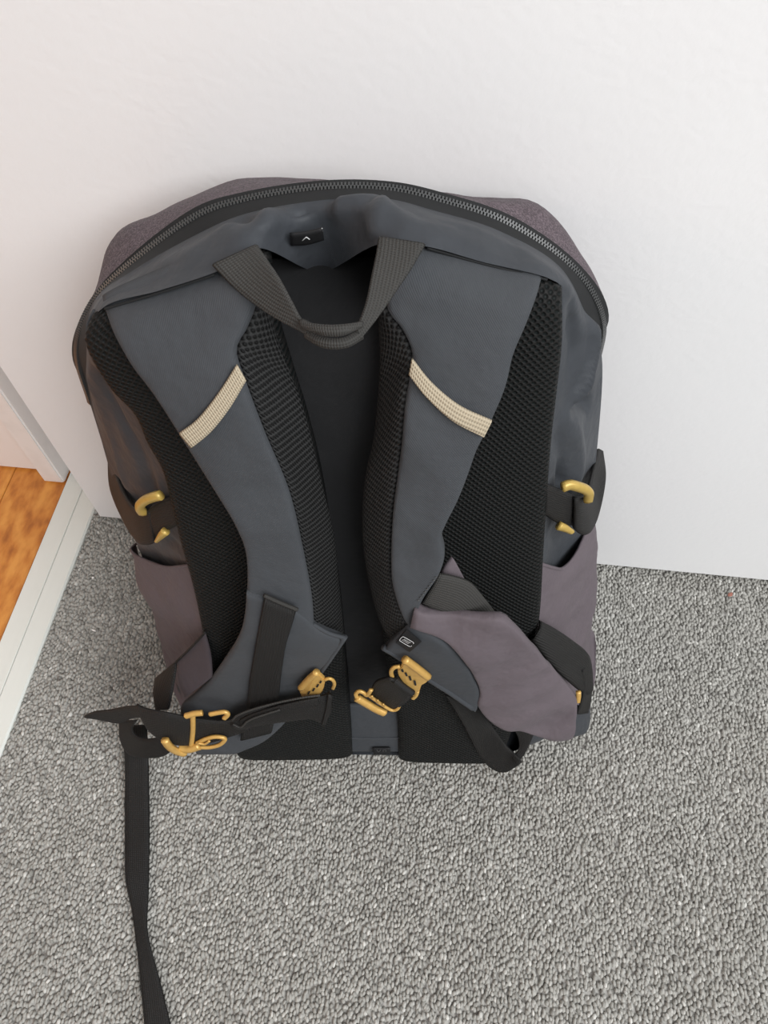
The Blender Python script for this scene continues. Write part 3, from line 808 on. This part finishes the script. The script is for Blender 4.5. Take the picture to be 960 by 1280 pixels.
tube('wing_piping', [(-0.0192,-0.0460,0.2635), (-0.0093,-0.0460,0.2538), (0.0019,-0.0448,0.2468)], 0.0016, 'slate', lw, n=20)
ribbon('webbing_patch', [(-0.0461,-0.0545,0.3029), (-0.0528,-0.0535,0.2769), (-0.0619,-0.0492,0.2398), (-0.0769,-0.0346,0.1786), (-0.0872,-0.0320,0.1286), (-0.0976,-0.0360,0.0907)], [(-0.0271,-0.0525,0.2877), (-0.0328,-0.0530,0.2679), (-0.0395,-0.0507,0.2441), (-0.0492,-0.0392,0.1965), (-0.0581,-0.0330,0.1485), (-0.0687,-0.0350,0.1027)], 0.0014, 'web', lw, n=30, m=8, p=8)
tube('patch_edge', [(-0.0461,-0.0560,0.3054), (-0.0367,-0.0555,0.2977), (-0.0262,-0.0545,0.2893)], 0.0014, 'web_grey', lw, n=16)
# webbing leaving the pocket foot, behind the ladder buckle
ribbon('lower_webbing', [(-0.1729,0.0020,0.1243), (-0.1719,-0.0100,0.1217), (-0.1688,-0.0220,0.1134)], [(-0.1444,-0.0040,0.1601), (-0.1480,-0.0120,0.1442), (-0.1553,-0.0240,0.1193)], 0.0016, 'web', bp, n=24, m=8, p=8)
pf = ribbon('pocket_gusset', [(-0.1455,-0.0040,0.1579), (-0.1453,-0.0120,0.1442), (-0.1409,-0.0200,0.1304)], [(-0.1094,-0.0140,0.2121), (-0.1076,-0.0200,0.1915), (-0.1090,-0.0260,0.1699)], 0.0015, 'gusset', bp, n=16, m=8, p=8, wr=0.001)
tube('gusset_hem', [(-0.1467,-0.0060,0.1595), (-0.1280,-0.0120,0.1866), (-0.1081,-0.0170,0.2160)], 0.0010, 'web', pf, n=16)

# sternum buckle on the left wing piping and its folded strap
sb = plate('sternum_buckle', [(-0.0396,-0.0334,0.1643), (-0.0313,-0.0373,0.1822), (-0.0225,-0.0417,0.2005), (-0.0192,-0.0410,0.1974), (-0.0165,-0.0388,0.1879), (-0.0190,-0.0363,0.1734), (-0.0234,-0.0351,0.1592), (-0.0315,-0.0345,0.1548), (-0.0375,-0.0335,0.1531)], 0.0038, 'gold', bp, 0.0010)
bar('hook', [(-0.0177,-0.0396,0.1870), (-0.0137,-0.0408,0.1909), (-0.0109,-0.0401,0.1878), (-0.0103,-0.0381,0.1795), (-0.0125,-0.0351,0.1685)], 0.0014, sb)
tube('clip_roll', [(-0.0374,-0.0363,0.1710), (-0.0291,-0.0404,0.1891), (-0.0214,-0.0442,0.2041)], 0.0028, 'gold', sb, n=16)
for q in ([(-0.0320,-0.0388,0.1659), (-0.0303,-0.0391,0.1704)], [(-0.0277,-0.0392,0.1711), (-0.0260,-0.0398,0.1759)], [(-0.0239,-0.0402,0.1780), (-0.0222,-0.0410,0.1831)], [(-0.0207,-0.0414,0.1854), (-0.0195,-0.0422,0.1892)]):
    tube('slot', q, 0.0007, 'label', sb, n=6, k=6, flat=0.4)
fs = ribbon('folded_strap', [(-0.0984,-0.0400,0.1292), (-0.0924,-0.0400,0.1378), (-0.0748,-0.0410,0.1503), (-0.0546,-0.0410,0.1588), (-0.0349,-0.0410,0.1659), (-0.0197,-0.0402,0.1682), (-0.0138,-0.0389,0.1731)], [(-0.0989,-0.0400,0.1218), (-0.0932,-0.0400,0.1157), (-0.0717,-0.0410,0.1253), (-0.0513,-0.0410,0.1306), (-0.0326,-0.0410,0.1346), (-0.0222,-0.0400,0.1271), (-0.0162,-0.0380,0.1396)], 0.0016, 'web', bp, n=40, m=8, p=6, dome=0.002)
ribbon('strap_fold', [(-0.0894,-0.0435,0.1364), (-0.0776,-0.0435,0.1461), (-0.0575,-0.0440,0.1577), (-0.0377,-0.0440,0.1660), (-0.0231,-0.0430,0.1692)], [(-0.0894,-0.0445,0.1271), (-0.0773,-0.0450,0.1379), (-0.0570,-0.0455,0.1497), (-0.0370,-0.0455,0.1582), (-0.0238,-0.0440,0.1595)], 0.0014, 'web', fs, n=30, m=6, p=6)
tube('fold_edge', [(-0.0959,-0.0445,0.1355), (-0.0894,-0.0460,0.1464), (-0.0744,-0.0465,0.1568), (-0.0543,-0.0465,0.1663), (-0.0350,-0.0460,0.1725), (-0.0215,-0.0441,0.1731)], 0.0009, 'web_grey', fs, n=40)
tube('fold_edge', [(-0.0960,-0.0445,0.1306), (-0.0896,-0.0460,0.1284), (-0.0825,-0.0475,0.1395), (-0.0731,-0.0475,0.1468), (-0.0541,-0.0470,0.1568)], 0.0009, 'web_grey', fs, n=30)
ribbon('strap_end', [(-0.0153,-0.0429,0.1746), (-0.0187,-0.0425,0.1538), (-0.0237,-0.0425,0.1300)], [(-0.0117,-0.0427,0.1722), (-0.0150,-0.0425,0.1515), (-0.0205,-0.0425,0.1289)], 0.0022, 'web', fs, n=14, m=6, p=4)

# ---- ladder buckle with its webbing, tail loop and long loose end
lk = bar('ladder_buckle', [(-0.1265,-0.0440,0.1436), (-0.1310,-0.0440,0.1204), (-0.1380,-0.0440,0.0920)], 0.0022, bp)
bar('frame_bar', [(-0.1323,-0.0450,0.1427), (-0.1244,-0.0450,0.1464), (-0.1177,-0.0450,0.1477)], 0.0024, lk, flat=0.9)
bar('frame_bar', [(-0.1479,-0.0440,0.0904), (-0.1400,-0.0450,0.0910), (-0.1300,-0.0450,0.0966)], 0.0036, lk, flat=0.9)
bar('frame_arm', [(-0.1536,-0.0513,0.1161), (-0.1527,-0.0499,0.1034), (-0.1500,-0.0470,0.0904), (-0.1451,-0.0450,0.0829)], 0.0034, lk)
bar('hook', [(-0.1128,-0.0440,0.1439), (-0.1059,-0.0440,0.1464), (-0.0999,-0.0440,0.1477), (-0.0979,-0.0440,0.1442), (-0.1021,-0.0440,0.1381)], 0.0020, lk)
bar('hook', [(-0.1313,-0.0450,0.1005), (-0.1233,-0.0450,0.1071), (-0.1145,-0.0450,0.1112), (-0.1073,-0.0450,0.1100), (-0.1066,-0.0450,0.1062), (-0.1127,-0.0450,0.0983), (-0.1216,-0.0450,0.0941), (-0.1298,-0.0450,0.0939)], 0.0019, lk, n=40)
bar('frame_bar', [(-0.1289,-0.0470,0.1040), (-0.1237,-0.0470,0.1029), (-0.1187,-0.0470,0.1081)], 0.0011, lk)
ribbon('buckle_webbing', [(-0.1269,-0.0425,0.1364), (-0.1153,-0.0415,0.1326), (-0.1028,-0.0405,0.1300), (-0.0832,-0.0400,0.1380)], [(-0.1367,-0.0425,0.0933), (-0.1220,-0.0415,0.0958), (-0.1074,-0.0405,0.1022), (-0.0853,-0.0400,0.1146)], 0.0016, 'web', lk, n=20, m=8, p=8)
bw = ribbon('strap_tail', [(-0.1296,-0.0435,0.1380), (-0.1363,-0.0450,0.1450), (-0.1482,-0.0451,0.1497), (-0.1677,-0.0380,0.1438), (-0.1739,-0.0343,0.1437)], [(-0.1395,-0.0435,0.0950), (-0.1483,-0.0450,0.0975), (-0.1598,-0.0448,0.1046), (-0.1687,-0.0417,0.1132), (-0.1717,-0.0387,0.1206)], 0.0016, 'web', bp, n=24, m=8, p=8, dome=0.001)
ribbon('tail_tip', [(-0.1695,-0.0363,0.1435), (-0.1885,-0.0259,0.1266), (-0.2093,-0.0180,0.1087), (-0.2306,-0.0120,0.0949), (-0.2436,-0.0090,0.0832)], [(-0.1739,-0.0363,0.1253), (-0.1900,-0.0262,0.1071), (-0.2083,-0.0182,0.0859), (-0.2293,-0.0120,0.0818), (-0.2436,-0.0090,0.0806)], 0.0016, 'web', bw, n=24, m=6, p=6)
ribbon('tail_loop', [(-0.1545,-0.0350,0.1047), (-0.1671,-0.0341,0.0925), (-0.1811,-0.0314,0.0835), (-0.1921,-0.0270,0.0810), (-0.1951,-0.0235,0.0869), (-0.1877,-0.0233,0.0999)], [(-0.1593,-0.0350,0.0727), (-0.1702,-0.0369,0.0635), (-0.1877,-0.0334,0.0537), (-0.2091,-0.0244,0.0425), (-0.2151,-0.0183,0.0573), (-0.2109,-0.0142,0.0830)], 0.0016, 'web', bw, n=34, m=8, p=8)
ribbon('loose_end', [(-0.2184,-0.0042,0.0568), (-0.2212,-0.0096,0.0347), (-0.2241,-0.0167,0.0100), (-0.2213,-0.0436,-0.0081), (-0.2115,-0.0904,-0.0206), (-0.2055,-0.1122,-0.0238), (-0.1957,-0.1350,-0.0326), (-0.1828,-0.1715,-0.0423), (-0.1682,-0.2175,-0.0541), (-0.1602,-0.2427,-0.0614)], [(-0.1948,-0.0025,0.0573), (-0.1977,-0.0093,0.0348), (-0.2009,-0.0164,0.0101), (-0.1963,-0.0502,-0.0098), (-0.1899,-0.0836,-0.0188), (-0.1839,-0.1190,-0.0283), (-0.1782,-0.1492,-0.0338), (-0.1619,-0.1826,-0.0443), (-0.1453,-0.2170,-0.0545), (-0.1344,-0.2422,-0.0613)], 0.0015, 'web', bw, n=80, m=6, p=8, up=(0, -0.3, 1))

# ---- right lower strap wing: plum face, slate inner flap
rw = ribbon('strap_wing', [(0.0526,-0.0500,0.2928), (0.0579,-0.0520,0.2887), (0.0726,-0.0540,0.2864), (0.0867,-0.0550,0.2853), (0.1066,-0.0540,0.2859), (0.1154,-0.0530,0.2764), (0.1291,-0.0494,0.2518), (0.1600,-0.0297,0.1860), (0.1828,-0.0161,0.1383), (0.1861,-0.0177,0.1231), (0.1871,-0.0177,0.1034)], [(0.0496,-0.0520,0.2736), (0.0560,-0.0540,0.2719), (0.0652,-0.0560,0.2659), (0.0794,-0.0566,0.2499), (0.0932,-0.0477,0.2109), (0.1010,-0.0409,0.1781), (0.1008,-0.0390,0.1551), (0.1153,-0.0360,0.1245), (0.1489,-0.0280,0.0942), (0.1766,-0.0200,0.0731), (0.1893,-0.0156,0.0672)], 0.005, 'purple', bp, n=56, m=16, p=5, tb=0.004, wr=0.0055, wrs=34)
ribbon('wing_flap', [(0.0469,-0.0520,0.2727), (0.0539,-0.0540,0.2719), (0.0653,-0.0560,0.2650), (0.0795,-0.0552,0.2472), (0.0933,-0.0467,0.2095), (0.1011,-0.0401,0.1779), (0.1008,-0.0380,0.1558)], [(0.0294,-0.0472,0.2383), (0.0384,-0.0462,0.2286), (0.0476,-0.0448,0.2161), (0.0628,-0.0408,0.1921), (0.0787,-0.0388,0.1733), (0.0905,-0.0390,0.1594), (0.0989,-0.0380,0.1465)], 0.004, 'slate_dark', rw, n=40, m=12, p=4, tb=0.003)
tube('wing_piping', [(0.0290,-0.0494,0.2423), (0.0385,-0.0492,0.2327), (0.0476,-0.0478,0.2203), (0.0626,-0.0444,0.1964), (0.0784,-0.0425,0.1768), (0.0975,-0.0420,0.1540)], 0.0024, 'slate_dark', rw, n=36)
ribbon('wing_corner', [(0.0665,-0.0400,0.3099), (0.0699,-0.0400,0.3183), (0.0738,-0.0380,0.3236)], [(0.0702,-0.0420,0.3059), (0.0778,-0.0400,0.3006), (0.0840,-0.0360,0.2969)], 0.003, 'purple', rw, n=14, m=8, p=4)
ribbon('upper_webbing', [(0.0659,-0.0500,0.3209), (0.0747,-0.0480,0.3165), (0.0867,-0.0440,0.3060), (0.0965,-0.0400,0.2870), (0.1076,-0.0340,0.2621), (0.1225,-0.0260,0.2303)], [(0.0552,-0.0520,0.2936), (0.0664,-0.0520,0.2863), (0.0783,-0.0500,0.2798), (0.0896,-0.0460,0.2716), (0.0996,-0.0400,0.2590), (0.1109,-0.0298,0.2257)], 0.0016, 'web_grey', bp, n=30, m=8, p=8, dome=0.001)
# stitched strap end above the webbing
for k in range(9):
    s = k / 8
    P0 = np.array([(0.0642,-0.0555,0.3233)][0]) * (1 - s) + np.array([(0.0535,-0.0565,0.3021)][0]) * s
    q = P0 + np.array((-0.0009, 0, -0.0009))
    tube('stitch', [P0, (P0 + q) / 2, q], 0.0004, 'print_dim', rs, n=4, k=5)
# black brand label on the flap edge with its line emblem
rl = plate('woven_label', [(0.0453,-0.0585,0.2750), (0.0555,-0.0596,0.2626), (0.0475,-0.0556,0.2454), (0.0382,-0.0564,0.2572)], 0.0012, 'label', rw, 0.0003)
def lp(a, b):                   # a along the label, b across, both -1..1
    q = [np.array(v) for v in [(0.0429,-0.0604,0.2692), (0.0510,-0.0607,0.2622), (0.0480,-0.0592,0.2558), (0.0405,-0.0595,0.2636)]]
    s, t_ = (a + 1) / 2, (b + 1) / 2
    return q[0] * (1 - s) * (1 - t_) + q[1] * s * (1 - t_) + q[2] * s * t_ + q[3] * (1 - s) * t_
stroke([lp(0.9, -0.45), lp(0.85, -0.9), lp(0.5, -1), lp(-0.8, -1), lp(-1, -0.6), lp(-1, 0.6), lp(-0.8, 1), lp(0.6, 1), lp(0.95, 0.8), lp(1, 0.35)], 0.00022, rl)
for k in range(5):
    a = -0.6 + 0.24 * k
    stroke([lp(a - 0.12, 0.55), lp(a + 0.12, -0.55)], 0.00018, rl)
# sternum buckle pair with the short strap between
g1 = plate('sternum_buckle', [(0.0442,-0.0561,0.2387), (0.0617,-0.0493,0.2077), (0.0607,-0.0473,0.1985), (0.0567,-0.0456,0.1918), (0.0545,-0.0429,0.1758), (0.0515,-0.0420,0.1690), (0.0477,-0.0426,0.1775), (0.0429,-0.0446,0.1923), (0.0394,-0.0480,0.2084), (0.0389,-0.0504,0.2179), (0.0419,-0.0526,0.2260)], 0.0030, 'gold', bp, 0.0008)
tube('clip_roll', [(0.0442,-0.0588,0.2413), (0.0527,-0.0553,0.2261), (0.0610,-0.0520,0.2105)], 0.0030, 'gold', g1, n=18)
bar('hook', [(0.0407,-0.0531,0.2247), (0.0367,-0.0527,0.2231), (0.0343,-0.0506,0.2152), (0.0347,-0.0483,0.2058), (0.0364,-0.0469,0.1997)], 0.0016, g1)
bar('hook', [(0.0538,-0.0441,0.1799), (0.0527,-0.0436,0.1737), (0.0502,-0.0430,0.1683)], 0.0016, g1)
for q in ([(0.0422,-0.0541,0.2224), (0.0427,-0.0529,0.2177)], [(0.0447,-0.0532,0.2170), (0.0456,-0.0516,0.2108)], [(0.0476,-0.0518,0.2107), (0.0485,-0.0501,0.2031)], [(0.0512,-0.0503,0.2028), (0.0521,-0.0487,0.1947)]):
    tube('slot', q, 0.0008, 'label', g1, n=6, k=6, flat=0.4)
ribbon('sternum_strap', [(0.0365,-0.0503,0.2056), (0.0330,-0.0500,0.2072), (0.0299,-0.0475,0.2035), (0.0215,-0.0398,0.1868), (0.0167,-0.0326,0.1618)], [(0.0502,-0.0459,0.1804), (0.0484,-0.0445,0.1706), (0.0459,-0.0420,0.1622), (0.0382,-0.0360,0.1422), (0.0315,-0.0320,0.1321)], 0.0022, 'web', g1, n=20, m=8, p=5)
tube('strap_roll', [(0.0365,-0.0504,0.2048), (0.0417,-0.0490,0.1946), (0.0495,-0.0469,0.1819)], 0.0030, 'web', g1, n=16)
g2 = bar('lower_hook', [(0.0058,-0.0350,0.1562), (0.0131,-0.0350,0.1483), (0.0206,-0.0350,0.1403), (0.0277,-0.0350,0.1344)], 0.0034, g1)
bar('hook', [(0.0058,-0.0355,0.1570), (0.0055,-0.0357,0.1630), (0.0083,-0.0366,0.1677), (0.0120,-0.0369,0.1659), (0.0144,-0.0371,0.1630), (0.0180,-0.0389,0.1736)], 0.0017, g2, n=30)
bar('hook', [(0.0163,-0.0370,0.1618), (0.0224,-0.0380,0.1555), (0.0299,-0.0380,0.1464), (0.0343,-0.0380,0.1430), (0.0382,-0.0385,0.1462), (0.0408,-0.0390,0.1551)], 0.0014, g2, n=30)
bar('tooth', [(0.0188,-0.0385,0.1607), (0.0184,-0.0405,0.1673)], 0.0008, g2, n=6)
bar('tooth', [(0.0231,-0.0390,0.1559), (0.0227,-0.0410,0.1624)], 0.0008, g2, n=6)
bar('tooth', [(0.0274,-0.0390,0.1503), (0.0270,-0.0410,0.1569)], 0.0008, g2, n=6)
# webbing loop hanging below the right wing
ribbon('hanging_loop', [(0.0764,-0.0243,0.1456), (0.0867,-0.0243,0.1195), (0.0983,-0.0210,0.0825), (0.1132,-0.0156,0.0302), (0.1259,-0.0200,0.0148), (0.1386,-0.0240,0.0182), (0.1498,-0.0240,0.0377)], [(0.1048,-0.0156,0.1159), (0.1124,-0.0156,0.1036), (0.1225,-0.0156,0.0805), (0.1347,-0.0156,0.0536), (0.1409,-0.0180,0.0467), (0.1441,-0.0220,0.0469), (0.1478,-0.0240,0.0435)], 0.0016, 'web', bp, n=34, m=8, p=8)
ribbon('hanging_loop', [(0.1455,-0.0250,0.0366), (0.1514,-0.0220,0.0456), (0.1559,-0.0180,0.0610), (0.1587,-0.0156,0.0813)], [(0.1412,-0.0210,0.0407), (0.1464,-0.0180,0.0496), (0.1451,-0.0156,0.0649), (0.1362,-0.0210,0.0925)], 0.0016, 'web', bp, n=20, m=8, p=8)
# side webbing over the right pocket foot with the hidden ladder buckle
sw = ribbon('lower_webbing', [(0.1450,-0.0100,0.2244), (0.1616,-0.0040,0.2053), (0.1803,0.0040,0.1796), (0.1945,0.0100,0.1577), (0.2018,0.0120,0.1357), (0.2025,0.0060,0.1209)], [(0.1386,-0.0220,0.2156), (0.1509,-0.0220,0.1937), (0.1645,-0.0200,0.1720), (0.1753,-0.0180,0.1560), (0.1863,-0.0140,0.1387), (0.1973,-0.0060,0.1196)], 0.0018, 'web', bp, n=28, m=8, p=8, dome=0.003, wr=0.001)
ribbon('webbing_turn', [(0.1983,0.0140,0.1466), (0.2048,0.0140,0.1235), (0.2077,0.0080,0.0958), (0.2073,0.0020,0.0795)], [(0.1876,-0.0080,0.1573), (0.1912,-0.0100,0.1409), (0.1921,-0.0120,0.1203), (0.1905,-0.0140,0.1025)], 0.0018, 'web', sw, n=20, m=8, p=8)
bar('buckle_end', [(0.1855,-0.0190,0.1428), (0.1866,-0.0190,0.1359), (0.1870,-0.0190,0.1288)], 0.0022, sw)
ribbon('bottom_corner', [(0.2077,0.0060,0.0810), (0.2103,0.0040,0.0630), (0.2063,-0.0040,0.0572), (0.1958,-0.0100,0.0631)], [(0.1857,-0.0120,0.1141), (0.1864,-0.0140,0.0986), (0.1873,-0.0160,0.0851), (0.1849,-0.0180,0.0806)], 0.004, 'slate_smooth', bp, n=20, m=8, p=4)
# small tag at the foot seam
bt = ribbon('foot_tag', [(0.0138,-0.0085,0.0324), (0.0220,-0.0085,0.0326), (0.0302,-0.0085,0.0328)], [(0.0143,-0.0105,0.0228), (0.0226,-0.0105,0.0230), (0.0302,-0.0105,0.0247)], 0.0012, 'label', bp, n=8, m=6, p=8)
stroke([(0.0177,-0.0115,0.0335), (0.0191,-0.0118,0.0297), (0.0214,-0.0118,0.0341)], 0.00025, bt, 'print_dim')
stroke([(0.0235,-0.0118,0.0298), (0.0236,-0.0118,0.0335), (0.0259,-0.0118,0.0335), (0.0258,-0.0118,0.0299)], 0.00025, bt, 'print_dim')

# ------------------------------------------------------------------ lint on the carpet
def speck(name, P, mat, label, size, seed):
    r_ = random.Random(seed)
    bm = bmesh.new()
    bmesh.ops.create_icosphere(bm, subdivisions=2, radius=1)
    for v in bm.verts:
        k = 1 + 0.45 * noise.noise(v.co * 1.7 + Vector((seed, 0, 0)))
        v.co = Vector((v.co.x * size[0] * k, v.co.y * size[1] * k, v.co.z * size[2] * k))
    me = bpy.data.meshes.new(name)
    bm.to_mesh(me)
    bm.free()
    me.materials.append(M[mat])
    o = bpy.data.objects.new(name, me)
    COL.objects.link(o)
    o.location = P
    o.rotation_euler = (0, 0, r_.uniform(0, 3))
    tag(o, label, 'lint')
    return o
speck('lint_speck', [(-0.3886,0.3340,0.0062)][0], 'lint', 'round white lint speck on carpet just below the open door edge', (0.0014, 0.0012, 0.0008), 1)
speck('lint_fibre', [(-0.3671,0.2729,0.0062)][0], 'lint', 'short white lint fibre on carpet between threshold strip and left pocket', (0.0026, 0.0009, 0.0007), 2)
speck('lint_speck', [(0.1181,0.0564,0.0062)][0], 'lint', 'white lint speck on open carpet below the right of the bag', (0.0011, 0.0013, 0.0008), 3)
speck('fluff_speck', [(0.3075,0.3908,0.0060)][0], 'crumb', 'reddish fluff speck on carpet near the door at right', (0.0030, 0.0022, 0.0007), 4)
